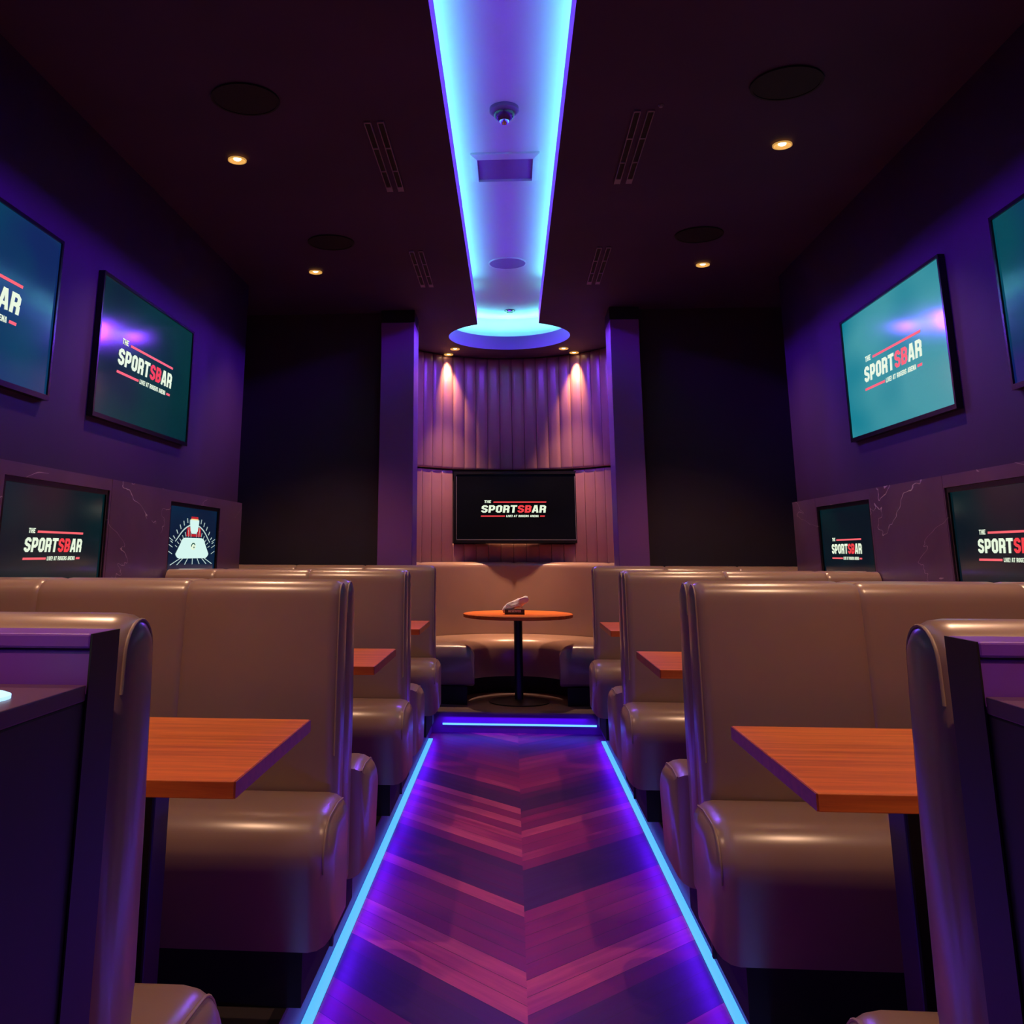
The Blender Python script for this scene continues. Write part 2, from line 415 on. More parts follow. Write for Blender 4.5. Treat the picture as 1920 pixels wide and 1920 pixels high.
# pillars flanking the alcove
for x0, x1, lab in ((-1.03, -0.762, 'tall square dark pillar on the left side of the curved alcove, violet lit at its top'),
                    (0.787, 1.015, 'tall square dark pillar on the right side of the curved alcove, violet lit at its top')):
    r = empty('pillar', ((x0+x1)/2, 7.27, 0)); tag(r, lab, 'pillar', 'pillars framing the alcove')
    hw = (x1-x0)/2
    MB().box(-hw, hw, -0.14, 0.20, 0, 3.0).build('shaft', M['pillar'], r, bevel=0.006)
    MB().box(-hw-0.001, hw+0.001, -0.141, 0.201, 3.0, ZC-0.002).build('capital', M['black'], r)  # top of the shaft in a darker colour

# ------------------------------------------------------------------ upholstered channels of the alcove
pan = empty('upholstered_wall', (AC[0], AC[1], 0))
tag(pan, 'curved wall of vertical padded leather channels behind the round table', 'wall panel')
NCH = 28; dth = 180/NCH
for row, (z0, z1, r_out, bulge) in enumerate(((1.985, ZC-0.004, 1.072, 0.012), (1.02, 1.975, 1.083, 0.006))):
    for k in range(NCH):
        a0 = math.radians(k*dth+0.10); a1 = math.radians((k+1)*dth-0.10)
        if row == 1 and 90-33 < (k+0.5)*dth < 90+33: zt = 1.285
        else: zt = z1
        rings = []
        nA = 6
        for z, ins in ((z0, 0.010), (z0+0.006, 0.003), (z0+0.02, 0), (zt-0.04, 0), (zt-0.012, 0.005), (zt, 0.016)):
            ring = []
            for i in range(nA+1):
                t = i/nA; a = a0+(a1-a0)*t
                rr = r_out - bulge*max(0.0, 1-abs(2*t-1)**3)**0.5 * 1.0 + ins
                ring.append((rr*math.cos(a), rr*math.sin(a), z))
            for i in (1, 0):
                a = a0 if i == 0 else a1; ring.append((1.105*math.cos(a), 1.105*math.sin(a), z))
            rings.append(ring)
        o = MB().rings(rings).build('padded_channel', M['panel'], pan, smooth=50)

# ------------------------------------------------------------------ block letters
def stroke(poly, t, closed=False):
    """quads following a centre line, mitred"""
    n = len(poly); L = []; R = []
    for i in range(n):
        p = Vector(poly[i])
        if closed or 0 < i < n-1:
            e0 = (p-Vector(poly[i-1])).normalized(); e1 = (Vector(poly[(i+1) % n])-p).normalized()
        elif i == 0: e0 = e1 = (Vector(poly[1])-p).normalized()
        else: e0 = e1 = (p-Vector(poly[i-1])).normalized()
        n0 = Vector((-e0.y, e0.x)); n1 = Vector((-e1.y, e1.x)); b = (n0+n1).normalized(); k = max(0.5, b.dot(n0))
        L.append(p+b*t/2/k); R.append(p-b*t/2/k)
    q = []
    for i in range(n if closed else n-1):
        j = (i+1) % n; q.append([tuple(R[i]), tuple(R[j]), tuple(L[j]), tuple(L[i])])
    return q
def glyph(ch):
    t = 0.21; a, b_ = 0.105, 0.475; lo, hi, mi = 0.105, 0.895, 0.5; c = 0.11
    S_ = lambda *p, **k: stroke(list(p), t, **k)
    w = 0.58
    if ch == 'S': q = S_((b_,0.70),(b_,hi-c),(b_-c,hi),(a+c,hi),(a,hi-c),(a,mi+c),(a+c,mi+0.02),(b_-c,mi-0.02),(b_,mi-c),(b_,lo+c),(b_-c,lo),(a+c,lo),(a,lo+c),(a,0.30))
    elif ch == 'O': q = S_((a,lo+c),(a,hi-c),(a+c,hi),(b_-c,hi),(b_,hi-c),(b_,lo+c),(b_-c,lo),(a+c,lo), closed=True)
    elif ch == 'P': q = S_((a,0),(a,1)) + S_((a,hi),(b_-c,hi),(b_,hi-c),(b_,0.40+c),(b_-c,0.40),(a,0.40))
    elif ch == 'R': q = S_((a,0),(a,1)) + S_((a,hi),(b_-c,hi),(b_,hi-c),(b_,0.45+c),(b_-c,0.45),(a,0.45)) + S_((b_-0.10,0.45),(b_,0.36),(b_,0))
    elif ch == 'B': q = S_((a,0),(a,1)) + S_((a,hi),(b_-c,hi),(b_,hi-c),(b_,mi+c),(b_-c+0.02,mi),(a,mi)) + S_((b_-c+0.02,mi),(b_,mi-c),(b_,lo+c),(b_-c,lo),(a,lo))
    elif ch == 'D': q = S_((a,0),(a,1)) + S_((a,hi),(b_-c,hi),(b_,hi-c),(b_,lo+c),(b_-c,lo),(a,lo))
    elif ch == 'T': q = S_((0.29,0),(0.29,1)) + S_((-0.01,hi),(0.59,hi)) + S_((0.045,1),(0.045,0.70)) [0:0]
    elif ch == 'A': q = stroke([(0.08,0),(0.25,1)], 0.19)+stroke([(0.33,1),(0.50,0)], 0.19)+stroke([(0.13,0.27),(0.45,0.27)], 0.17)+stroke([(0.19,0.93),(0.39,0.93)], 0.14)
    elif ch == 'H': q = S_((a,0),(a,1))+S_((b_,0),(b_,1))+S_((a,mi),(b_,mi))
    elif ch == 'E': q = S_((a,0),(a,1))+S_((a,hi),(0.54,hi))+S_((a,lo),(0.54,lo))+stroke([(a,mi),(0.46,mi)], 0.18); w = 0.54
    elif ch == 'L': q = S_((a,0),(a,1))+S_((a,lo),(0.50,lo)); w = 0.50
    elif ch == 'I': q = S_((a,0),(a,1)); w = 0.21
    elif ch == 'V': q = stroke([(0.08,1),(0.25,0)], 0.2)+stroke([(0.33,0),(0.50,1)], 0.2)+stroke([(0.19,0.07),(0.39,0.07)], 0.14)
    elif ch == '!': q = S_((a,0.33),(a,1))+S_((a,0),(a,0.2)); w = 0.21
    elif ch == 'G': q = S_((b_,0.72),(b_,hi-c),(b_-c,hi),(a+c,hi),(a,hi-c),(a,lo+c),(a+c,lo),(b_-c,lo),(b_,lo+c),(b_,0.50),(0.30,0.50))
    elif ch == 'N': q = S_((a,0),(a,1))+S_((b_,0),(b_,1))+stroke([(a,0.95),(b_,0.05)], 0.2)
    else: q = []; w = 0.30
    return q, w
def text_quads(s, x0, x1, y0, h, shear=0.14, gap=0.085):
    """quads of a line of text filling x0..x1, base y0, height h"""
    items = []; x = 0
    for ch in s:
        q, w = glyph(ch)
        items.append((q, x)); x += w+gap
    tot = x-gap; k = (x1-x0)/tot; out = []
    for q, ox in items:
        out.append([[(x0+(px+ox)*k + shear*(py-0.5)*h, y0+py*h) for px, py in c] for c in q])
    return out
def flat(quads, u0, v0, sc, plane):
    """quads in logo space onto a mesh; plane maps (u, v) to local xyz"""
    b = MB()
    for c in quads:
        b.add([plane(u0+x*sc, v0+y*sc) for x, y in c], [tuple(range(len(c)))])
    return b
def logo(parent, plane, u0, v0, w, line='pink', sb='red', txt='txt'):
    """v0 = centre line of the big word, u0 = its left end, w = its width"""
    big = text_quads('SPORTSBAR', 0, 1, -0.0575, 0.115)
    whit = [c for i, g in enumerate(big) if i not in (5, 6) for c in g]
    red = [c for i in (5, 6) for c in big[i]]
    the = [c for g in text_quads('THE', 0.045, 0.150, 0.092, 0.040) for c in g]
    liv = [c for g in text_quads('LIVE! AT ROGERS ARENA', 0.385, 0.885, -0.126, 0.034) for c in g]
    bars = [[(0.185,0.096),(1.005,0.096),(1.01,0.114),(0.19,0.114)], [(-0.012,-0.119),(0.362,-0.119),(0.367,-0.101),(-0.007,-0.101)],
            [(0.905,-0.119),(0.978,-0.119),(0.983,-0.101),(0.91,-0.101)]]
    flat(whit+the+liv, u0, v0, w, plane).build('logo_lettering', M[txt], parent)
    flat(red, u0, v0, w, plane).build('logo_red_letters', M[sb], parent)
    flat(bars, u0, v0, w, plane).build('logo_bars', M[line], parent)

# ------------------------------------------------------------------ televisions
def tv(side, Y0_, Y1_, z0, z1, scr, label, group, bez=0.014, depth=0.030, logo_w=None, logo_off=(0, 0), line='pink', proud=0.0, sb='red'):
    """side -1: on the left wall facing +X, +1: on the right wall facing -X"""
    yc = (Y0_+Y1_)/2; X = XL if side < 0 else XR
    r = empty('television', (X, yc, z0)); tag(r, label, 'television', group)
    W = Y1_-Y0_; H = z1-z0; s = -side
    f = proud+depth
    b = MB()
    def bx(y0, y1, za, zb, xa, xb): b.box(min(s*xa, s*xb), max(s*xa, s*xb), y0, y1, za, zb)
    bx(-W/2, W/2, 0, H, proud+0.001, f-0.012)
    bx(-W/2, -W/2+bez, 0, H, f-0.012, f); bx(W/2-bez, W/2, 0, H, f-0.012, f)
    bx(-W/2+bez, W/2-bez, 0, bez*1.5, f-0.012, f); bx(-W/2+bez, W/2-bez, H-bez, H, f-0.012, f)
    b.build('frame', M['bezel'], r)
    b2 = MB(); xs = s*(f-0.008)
    b2.box(min(xs, s*(f-0.011)), max(xs, s*(f-0.011)), -W/2+bez, W/2-bez, bez*1.5, H-bez)
    sc = b2.build('screen', M[scr], r)
    # u runs left to right as the viewer sees it
    d = 1 if side < 0 else -1
    plane = lambda u, v: (s*(f-0.0065), d*u, v)
    if logo_w: logo(sc, plane, -logo_w/2+logo_off[0], H/2+logo_off[1], logo_w, line=line, sb=sb)
    return r, sc, plane, H, W
UG = 'large upper wall televisions'; LG = 'small televisions set in the marble'
Yu0, Yu1 = 3.975, 5.215
tv(-1, Yu0, Yu1, 1.795, 2.475, 'scr_dark_teal', 'large wall television on the left wall with a dark teal screen', UG, logo_w=0.71, logo_off=(-0.03, -0.015))
tv(-1, 2.35, 3.575, 1.795, 2.475, 'scr_blue', 'large wall television at the left picture edge with a blue screen', UG, logo_w=0.71, logo_off=(-0.02, -0.015))
tv(1, Yu0, Yu1, 1.795, 2.475, 'scr_teal', 'large wall television on the right wall with a bright teal screen', UG, logo_w=0.70, logo_off=(0.0, -0.015), line='pink', sb='pink')
tv(1, 2.32, 3.535, 1.795, 2.475, 'scr_blue_teal', 'large wall television cut off by the right picture edge, dark blue screen', UG, logo_w=0.70, logo_off=(0.0, -0.015))
tv(-1, LOWS[0][0], LOWS[0][1], 0.94, 1.478, 'scr_night', 'small television in the left marble with a white and red logo', LG, bez=0.022, depth=0.030, logo_w=0.485, logo_off=(0.0, 0.017))
tv(1, LOWR[1][0], LOWR[1][1], 0.955, 1.478, 'scr_night', 'small television in the right marble, nearest the back corner', LG, bez=0.022, depth=0.030, logo_w=0.475, logo_off=(-0.01, 0.01))
tv(1, LOWR[0][0], LOWR[0][1], 0.94, 1.478, 'scr_night', 'small television in the right marble, cut off by the right picture edge', LG, bez=0.022, depth=0.030, logo_w=0.485, logo_off=(0.01, 0.022))
# rink screen
r, sc, plane, H, W = tv(-1, LOWS[1][0], LOWS[1][1], 0.955, 1.472, 'scr_navy', 'small television in the left marble showing a white ice rink', LG, bez=0.022, depth=0.030)
def P(quads, name, m, lift=0.0):
    pl = lambda u, v: (plane(u, v)[0]+lift, plane(u, v)[1], plane(u, v)[2])
    vm = lambda v: 0.325-(0.325-v)*0.52 if v < 0.325 else 0.325+(v-0.325)*0.8
    flat([[(u*1.06, vm(v)) for u, v in c] for c in quads], 0, 0, 1, pl).build(name, M[m], sc)
ice = arc(-0.20, 0.175, 0.075, 200, 270, 6) + arc(0.20, 0.175, 0.075, 270, 340, 6) + arc(0.13, 0.255, 0.07, 10, 90, 6) + arc(-0.13, 0.255, 0.07, 90, 170, 6)
P([ice], 'ice_surface', 'rink')
P([[(-0.075,0.455),(0.075,0.455),(0.075,0.435),(0.060,0.375),(0.035,0.355),(-0.035,0.355),(-0.060,0.375),(-0.075,0.435)]], 'scoreboard', 'rink', 0.0004)
P([[(-0.055,0.478),(0.055,0.478),(0.058,0.458),(-0.058,0.458)], [(-0.11,0.40),(-0.06,0.40),(-0.06,0.335),(-0.12,0.335)], [(0.06,0.40),(0.11,0.40),(0.12,0.335),(0.06,0.335)], [(-0.05,0.352),(0.05,0.352),(0.05,0.335),(-0.05,0.335)]], 'red_banners', 'rinkred', 0.0002)
P([[(-0.06,0.462),(0.06,0.462),(0.06,0.454),(-0.06,0.454)]], 'yellow_band', 'rinkyellow', 0.0006)
arcpts = arc(0, 0.06, 0.36, 38, 82, 12), arc(0, 0.06, 0.36, 98, 142, 12)
q = []
for ap in arcpts: q += stroke(ap, 0.010)
P(q, 'arena_graphic', 'rinkline')
q = []
for a in range(-7, 8):
    an = math.radians(90-a*8.2)
    for r0, r1, tk in ((0.385, 0.42, 0.008), (0.30, 0.335, 0.006)):
        if abs(a) < 2: continue
        p0 = (r0*math.cos(an), 0.06+r0*math.sin(an)); p1 = (r1*math.cos(an), 0.06+r1*math.sin(an))
        q += stroke([p0, p1], tk)
for xb, xt in ((-0.34,-0.19),(-0.24,-0.15),(-0.12,-0.075),(0,0),(0.12,0.075),(0.24,0.15),(0.34,0.19)):
    q += stroke([(xb, 0.035), (xt, 0.105)], 0.008)
for sx in (-1, 1):
    for v in (0.15, 0.22, 0.29): q += stroke([(sx*0.38, v+0.03), (sx*0.32, v)], 0.006)
    for u in (0.045, 0.085): q += stroke([(sx*u, 0.33), (sx*(u+0.004), 0.40)], 0.005)
P(q, 'stadium_lights', 'rinkline', 0.0002)
P(stroke(arc(0.0, 0.235, 0.030, 20, 190, 10), 0.014) + [arc(0.012, 0.222, 0.010, 0, 330, 8)], 'centre_emblem', 'rinkdark', 0.0008)
P([arc(0, 0.235, 0.042, 0, 345, 16)], 'centre_circle', 'txt', 0.0005)

# centre television on the alcove
ct = empty('television', (0.034, 8.921, 1.290)); tag(ct, 'black screened television mounted on the curved padded wall above the round table', 'television')
W, H = 1.18, 0.668
b = MB(); b.box(-W/2, W/2, -0.01, 0.045, 0, H); bz = 0.026
b.box(-W/2, -W/2+bz, -0.022, -0.01, 0, H); b.box(W/2-bz, W/2, -0.022, -0.01, 0, H); b.box(-W/2+bz, W/2-bz, -0.022, -0.01, 0, bz); b.box(-W/2+bz, W/2-bz, -0.022, -0.01, H-bz, H)
b.build('frame', M['bezel'], ct)
sc = MB().box(-W/2+bz, W/2-bz, -0.016, -0.011, bz, H-bz).build('screen', M['scr_black'], ct)
b = MB().box(-W/2+bz, W/2-bz, -0.019, -0.0165, bz, bz+0.006); b.box(-W/2+bz, -W/2+bz+0.004, -0.019, -0.0165, bz, H-bz-0.02); b.box(W/2-bz-0.004, W/2-bz, -0.019, -0.0165, bz, H-bz-0.02)
b.build('silver_edge', M['grey'], ct)
logo(sc, lambda u, v: (u, -0.0175, v), -0.325, 0.315, 0.61, line='red', sb='red')

# ------------------------------------------------------------------ booth benches
def bench_mb(L, seat_out=0.05, single=False):
    """faces -Y; aisle end at x=0, runs to +x; back face at y=0"""
    bp = [(-0.002, 0.135), (-0.132, 0.135), (-0.134, 0.45), (-0.146, 0.58), (-0.140, 0.80), (-0.128, 1.0), (-0.124, 1.045)] + arc(-0.064, 1.05, 0.060, 180, 0, 12)[1:] + [(-0.002, 1.0)]
    st = [(0.0, 0.034), (0.004, 0.022), (0.012, 0.010), (0.028, 0.002), (0.045, 0)]
    x = 0.52
    while x < L-0.15:
        st += [(x-0.02, 0), (x-0.006, 0.002), (x, 0.006), (x+0.006, 0.002), (x+0.02, 0)]; x += 0.51
    st += [(L, 0)]
    back = loft_x(bp, st)
    sp = [(-0.150, 0.135), (-0.405, 0.135), (-0.462, 0.34)] + arc(-0.358, 0.375, 0.110, 175, 90, 8) + [(-0.25, 0.490), (-0.150, 0.480)]
    o = -seat_out
    st = [(o, 0.060), (o+0.004, 0.044), (o+0.012, 0.029), (o+0.026, 0.014), (o+0.046, 0.004), (o+0.07, 0)]
    for xs in (0.50, 1.01):
        if xs < L-0.1: st += [(xs-0.015, 0), (xs, 0.004), (xs+0.015, 0)]
    st += [(L, 0)]
    seat = loft_x(sp, st)
    pl = MB().box(0.035, L, -0.40, -0.002, 0.0, 0.137)
    # piping along the aisle edge of the seat and the back
    spo = offset(ccw(sp), 0.014); spo = [p for p in spo if p[1] > 0.16 and p[0] < -0.155]
    spo.sort(key=lambda p: (math.atan2(p[1]-0.2, p[0]+0.15)), reverse=False)
    pts = [(o+0.025, p[0], p[1]) for p in sorted(spo, key=lambda p: -math.atan2(p[1]-0.15, -(p[0]+0.14)))]
    pip = MB().tube(pts, 0.0032, 6)
    bpo = [p for p in offset(ccw(bp), 0.010) if p[1] > 0.5 and (p[0] < -0.01)]
    pts2 = sorted(bpo, key=lambda p: math.atan2(p[1]-0.9, p[0]+0.064) if math.atan2(p[1]-0.9, p[0]+0.064) > -1.0 else math.atan2(p[1]-0.9, p[0]+0.064)+2*PI)
    pip2 = MB().tube([(0.011, p[0], p[1]) for p in pts2], 0.0028, 6)
    return back, seat, pl, pip, pip2
def make_bench(mirror, L, seat_out=0.05):
    r = empty('booth_bench')
    for mb, nm, m, sm in zip(bench_mb(L, seat_out), ('backrest', 'seat', 'plinth', 'seat_piping', 'back_piping'),
                             ('leather', 'leather', 'plinth', 'piping', 'piping'), (50, 50, None, 60, 60)):
        if mirror: mb.mirror(0)
        mb.build(nm, M[m], r, smooth=sm)
    return r
LB = 1.293
unitY = [1.345, 3.215, 5.085]
G = 'tan leather booth benches along the aisle'
ord_ = ['first', 'second', 'third', 'fourth']
# P1: right side facing the camera; turned 180 deg it is left side facing away.  P2: left side facing the camera.
P1 = make_bench(False, LB); P2 = make_bench(True, LB); used = {P1: False, P2: False}
def put(proto, loc, rz, label):
    if not used[proto]: used[proto] = True; o = proto; o.location = loc; o.rotation_euler = (0, 0, rz)
    else: o = dup(proto, loc, rz)
    tag(o, label, 'bench', G); return o
XA = 0.56; gp = 0.012
names = {('L', 1, 'away'): 'front left tan leather bench with its back to the service counter',
 ('R', 1, 'away'): 'front right tan leather bench with its back to the service counter',
 ('L', 2, 'cam'): 'left tan leather bench facing the viewer across the nearest wooden table',
 ('R', 2, 'cam'): 'right tan leather bench facing the viewer across the nearest wooden table',
 ('L', 2, 'away'): 'left bench facing away, back to back behind the nearest left viewer-facing bench',
 ('R', 2, 'away'): 'right bench facing away, back to back behind the nearest right viewer-facing bench',
 ('L', 3, 'cam'): 'left tan leather bench facing the viewer across the second wooden table',
 ('R', 3, 'cam'): 'right tan leather bench facing the viewer across the second wooden table',
 ('L', 3, 'away'): 'left bench facing away, on the near side of the farthest left table',
 ('R', 3, 'away'): 'right bench facing away, on the near side of the farthest right table'}
for i, y in enumerate(unitY):
    n = i+1
    if n > 1:
        put(P1, (XA, y-gp, 0), 0, names[('R', n, 'cam')])
        put(P2, (-XA, y-gp, 0), 0, names[('L', n, 'cam')])
    put(P1, (-XA, y+gp, 0), PI, names[('L', n, 'away')])
    put(P2, (XA, y+gp, 0), PI, names[('R', n, 'away')])
    if n > 1:
        for s, sd in ((-1, 'left'), (1, 'right')):
            b = MB().box(min(s*0.585, s*1.87), max(s*0.585, s*1.87), y-gp+0.003, y+gp-0.003, 0, 1.03)
            tag(b.build('divider_board', M['divider']), 'dark board between the %s pair of back to back benches, %s of the aisle' % ('nearer' if n == 2 else 'farther', sd), 'divider', 'boards between back to back benches')
# last benches against the back wall reach past the marble
for s, mir, lab in ((1, False, 'right tan leather bench against the back wall, facing the farthest right table'), (-1, True, 'left tan leather bench against the back wall, facing the farthest left table')):
    o = make_bench(mir, 1.50); o.location = (s*XA, 6.955, 0); tag(o, lab, 'bench', G)
    b = MB().box(min(s*0.59, s*2.06), max(s*0.59, s*2.06), 6.960, 7.125, 0, 1.09)
    tag(b.build('back_ledge', M['divider'], bevel=0.006), 'low dark ledge behind the last bench on the %s, in front of the back wall' % ('right' if s > 0 else 'left'), 'ledge', 'ledges behind the last benches')

# ------------------------------------------------------------------ booth tables
def make_table():
    """aisle end at x=0, runs to +x"""
    r = empty('booth_table'); L = 1.29
    t = MB().box(0.003, L, -0.348, 0.348, 0.728, 0.7605).build('tabletop', M['wood'], r, bevel=0.002)
    MB().box(0.0, 0.0028, -0.347, 0.347, 0.729, 0.7595).build('edge_band', M['woodedge'], t)
    b = MB().box(0.27, 0.38, -0.05, 0.05, 0.012, 0.70); b.build('pedestal', M['steel'], r, bevel=0.006)
    MB().box(0.16, 0.50, -0.22, 0.22, 0.70, 0.7275).build('mounting_plate', M['steel'], r, bevel=0.003)
    MB().box(0.10, 0.60, -0.26, 0.26, 0.0, 0.012).build('base_plate', M['steel'], r, bevel=0.004)
    return r
T0 = make_table(); first = True
TG = 'wooden booth tables'
tn = [('nearest', 'in the foreground'), ('middle', 'in the second booth'), ('farthest', 'in the booth nearest the curved alcove')]
for i, y in enumerate((2.277, 4.160, 5.990)):
    for s in (1, -1):
        loc = (s*0.556, y, 0)
        if first: o = T0; o.location = loc; first = False
        else: o = dup(T0, loc, 0 if s > 0 else PI)
        tag(o, '%s wooden table %s, %s of the aisle' % (tn[i][0], tn[i][1], 'right' if s > 0 else 'left'), 'table', TG)

# ------------------------------------------------------------------ service counters in the foreground
for s, sd in ((-1, 'left'), (1, 'right')):
    r = empty('service_counter', (s*0.56, 1.31, 0)); tag(r, 'dark service counter with a raised back ledge at the %s picture edge' % sd, 'counter', 'service counters behind the front benches')
    def bx(x0, x1, y0, y1, z0, z1, nm, m, bev=0.0):
        xa, xb = (x0, x1) if s > 0 else (-x1, -x0)
        return MB().box(xa, xb, y0, y1, z0, z1).build(nm, M[m], r, bevel=bev)
    bx(0.002, 1.30, -0.75, -0.002, 0.0, 1.012, 'body', 'cabinet', 0.003)
    bx(0.0, 1.30, -0.76, -0.082, 1.012, 1.032, 'countertop', 'ctop', 0.002)
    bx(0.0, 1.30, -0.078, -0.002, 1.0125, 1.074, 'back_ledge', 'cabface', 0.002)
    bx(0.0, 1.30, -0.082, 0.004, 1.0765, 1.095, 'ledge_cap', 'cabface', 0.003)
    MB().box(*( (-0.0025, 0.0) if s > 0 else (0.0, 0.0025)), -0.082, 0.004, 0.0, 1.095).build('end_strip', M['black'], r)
o = MB().lathe([(0.0, 0), (0.045, 0), (0.045, 0.004), (0.040, 0.006), (0.0, 0.006)], cap=False).build('puck_light', M['puck'], loc=(-0.640, 1.095, 1.0322), smooth=40)  # emissive disc in place of a reflection in the glossy countertop
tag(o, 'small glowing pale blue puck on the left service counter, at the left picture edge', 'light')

# ------------------------------------------------------------------ round banquette
bq = empty('curved_banquette', (0.01, 8.0, 0)); tag(bq, 'curved tan leather banquette wrapped round the round table in the alcove', 'banquette')
def polar_back():
    prof = [(1.065, 0.02), (0.965, 0.02), (0.962, 0.45), (0.952, 0.60), (0.962, 0.90), (0.968, 1.06)] + arc(1.018, 1.065, 0.050, 180, 90, 8)[1:] + [(1.065, 1.113)]
    prof = ccw(prof); rings = []
    A = [(-8+2.0*i) for i in range(99)]
    for a in A:
        d = 0
        for sm in (90.0, 35.0, 145.0):
            d = max(d, 0.010*max(0, 1-abs(a-sm)/2.2))
        d = max(d, 0.03*max(0, 1-(a+8)/4), 0.03*max(0, 1-(188-a)/4))
        t = math.radians(a)
        rings.append([(p[0]*math.cos(t), p[0]*math.sin(t), p[1]) for p in offset(prof, d)])
    return MB().rings(rings)
polar_back().build('backrest', M['leather'], bq, smooth=50)
def polar_seat():
    rings = []; n = 64
    for i in range(n+1):
        t = i/n
        ai = math.radians(-42+264*t); ao = math.radians(-4.5+189*t)
        pi_ = Vector((0.01+0.42*math.cos(ai), 0.20+0.42*math.sin(ai))); po = Vector((0.955*math.cos(ao), 0.955*math.sin(ao)))
        e = max(0.0, 1-t*n/2.5, 1-(1-t)*n/2.5); ins = 0.035*e*e
        d = (po-pi_); L = d.length; d.normalize()
        prof = [(0.01, 0.14), (0.0, 0.16), (0.0, 0.36)] + arc(0.09, 0.375, 0.09, 180, 90, 6) + [(0.16, 0.47), (L, 0.47), (L, 0.14)]
        prof = ccw(prof)
        rings.append([(pi_.x+d.x*p[0], pi_.y+d.y*p[0], p[1]) for p in offset(prof, ins)])
    return MB().rings(rings)
polar_seat().build('seat', M['leather'], bq, smooth=60)
rings = []
for i in range(41):
    t = i/40; ai = math.radians(-36+252*t); ao = math.radians(2+176*t)
    pi_ = Vector((0.01+0.50*math.cos(ai), 0.22+0.50*math.sin(ai))); po = Vector((0.94*math.cos(ao), 0.94*math.sin(ao)))
    rings.append([(pi_.x, pi_.y, 0), (po.x, po.y, 0), (po.x, po.y, 0.139), (pi_.x, pi_.y, 0.139)])
MB().rings(rings).build('plinth', M['plinth'], bq)

# round table
rt = empty('round_table', (0.035, 8.12, 0)); tag(rt, 'round wooden pedestal table in the curved alcove', 'table')
MB().lathe([(0.0, 0.672), (0.452, 0.672), (0.460, 0.676), (0.460, 0.698), (0.457, 0.701), (0.0, 0.701)], n=96, cap=False).build('tabletop', M['wood'], rt, smooth=35)
MB().lathe([(0.0, 0.655), (0.15, 0.655), (0.15, 0.6715), (0, 0.6715)], cap=False).build('mounting_plate', M['steel'], rt, smooth=35)
MB().lathe([(0.036, 0.02), (0.036, 0.655)], n=32).build('pedestal', M['steel'], rt, smooth=35)
MB().lathe([(0.0, 0), (0.25, 0), (0.25, 0.008), (0.06, 0.022), (0.0, 0.024)], cap=False).build('base', M['steel'], rt, smooth=35)

# reserved sign and rolled napkin
sg = empty('reserved_sign', (0.008, 7.985, 0.7012)); tag(sg, 'small dark block sign lettered RESERVED on the round table', 'sign')
MB().box(-0.082, 0.082, -0.012, 0.014, 0.0, 0.010).build('foot', M['black'], sg)
bl = MB().box(-0.082, 0.082, -0.010, 0.012, 0.010, 0.042).build('block', M['divider'], sg, bevel=0.002)
q = [c for g in text_quads('RESERVED', -0.052, 0.052, 0.019, 0.017, shear=0.05) for c in g]
flat(q, 0, 0, 1, lambda u, v: (u, -0.0108, v)).build('lettering', M['txtdim'], bl)
q = stroke(arc(-0.045, 0.044, 0.026, 20, 170, 8), 0.008) + stroke(arc(0.030, 0.040, 0.034, 20, 150, 8), 0.012)
b = MB()
for c in q:
    b.add([(x, -0.002, z) for x, z in c]+[(x, 0.004, z) for x, z in c], [(0,1,2,3),(7,6,5,4),(0,4,5,1),(1,5,6,2),(2,6,7,3),(3,7,4,0)])
b.build('curved_emblem', M['white'], sg)
rings = []; n = 18
for i in range(15):
    t = i/14; c = Vector((-0.100+0.215*t, 0.030+0.01*math.sin(5*t), 0.024+0.105*t**0.9))
    rr = 0.024*(1.0+0.35*math.sin(PI*t))*(0.55 if i in (0,) else 1)*(0.62 if i == 14 else 1)
    dz = Vector((-0.35, 0, 1)).normalized()
    ring = []
    for k in range(n):
        a = 2*PI*k/n; w = 1+0.16*math.sin(3*a+t*9)+0.10*math.sin(5*a-6*t)+0.10*random.uniform(-1, 1)
        ring.append(tuple(c+dz*rr*w*math.sin(a)+Vector((0, 1, 0))*rr*0.9*w*math.cos(a)))
    rings.append(ring)
o = MB().rings(rings); o = o.build('napkin', M['napkin'], loc=(0.008, 7.992, 0.7012), smooth=40)
tag(o, 'crumpled white rolled napkin leaning on the RESERVED sign on the round table', 'napkin')

# ------------------------------------------------------------------ aisle light strips; glowing side bars stand for their reflections in the floor
for x0, x1, lab in ((AX0+0.002, AX0+0.034, 'glowing cyan light strip along the left edge of the sunken aisle'), (AX1-0.034, AX1-0.002, 'glowing cyan light strip along the right edge of the sunken aisle')):
    o = MB().box(x0, x1, Y0+0.01, 7.30, ZF+0.0008, ZF+0.010).build('light_strip', M['led'], bevel=0.002)
    tag(o, lab, 'light strip', 'aisle light strips')
o = MB().box(-0.56, 0.62, AYE-0.010, AYE-0.001, -0.094, -0.082).build('light_strip', M['ledf'])
tag(o, 'glowing cyan light strip across the far step at the end of the aisle', 'light strip', 'aisle light strips')

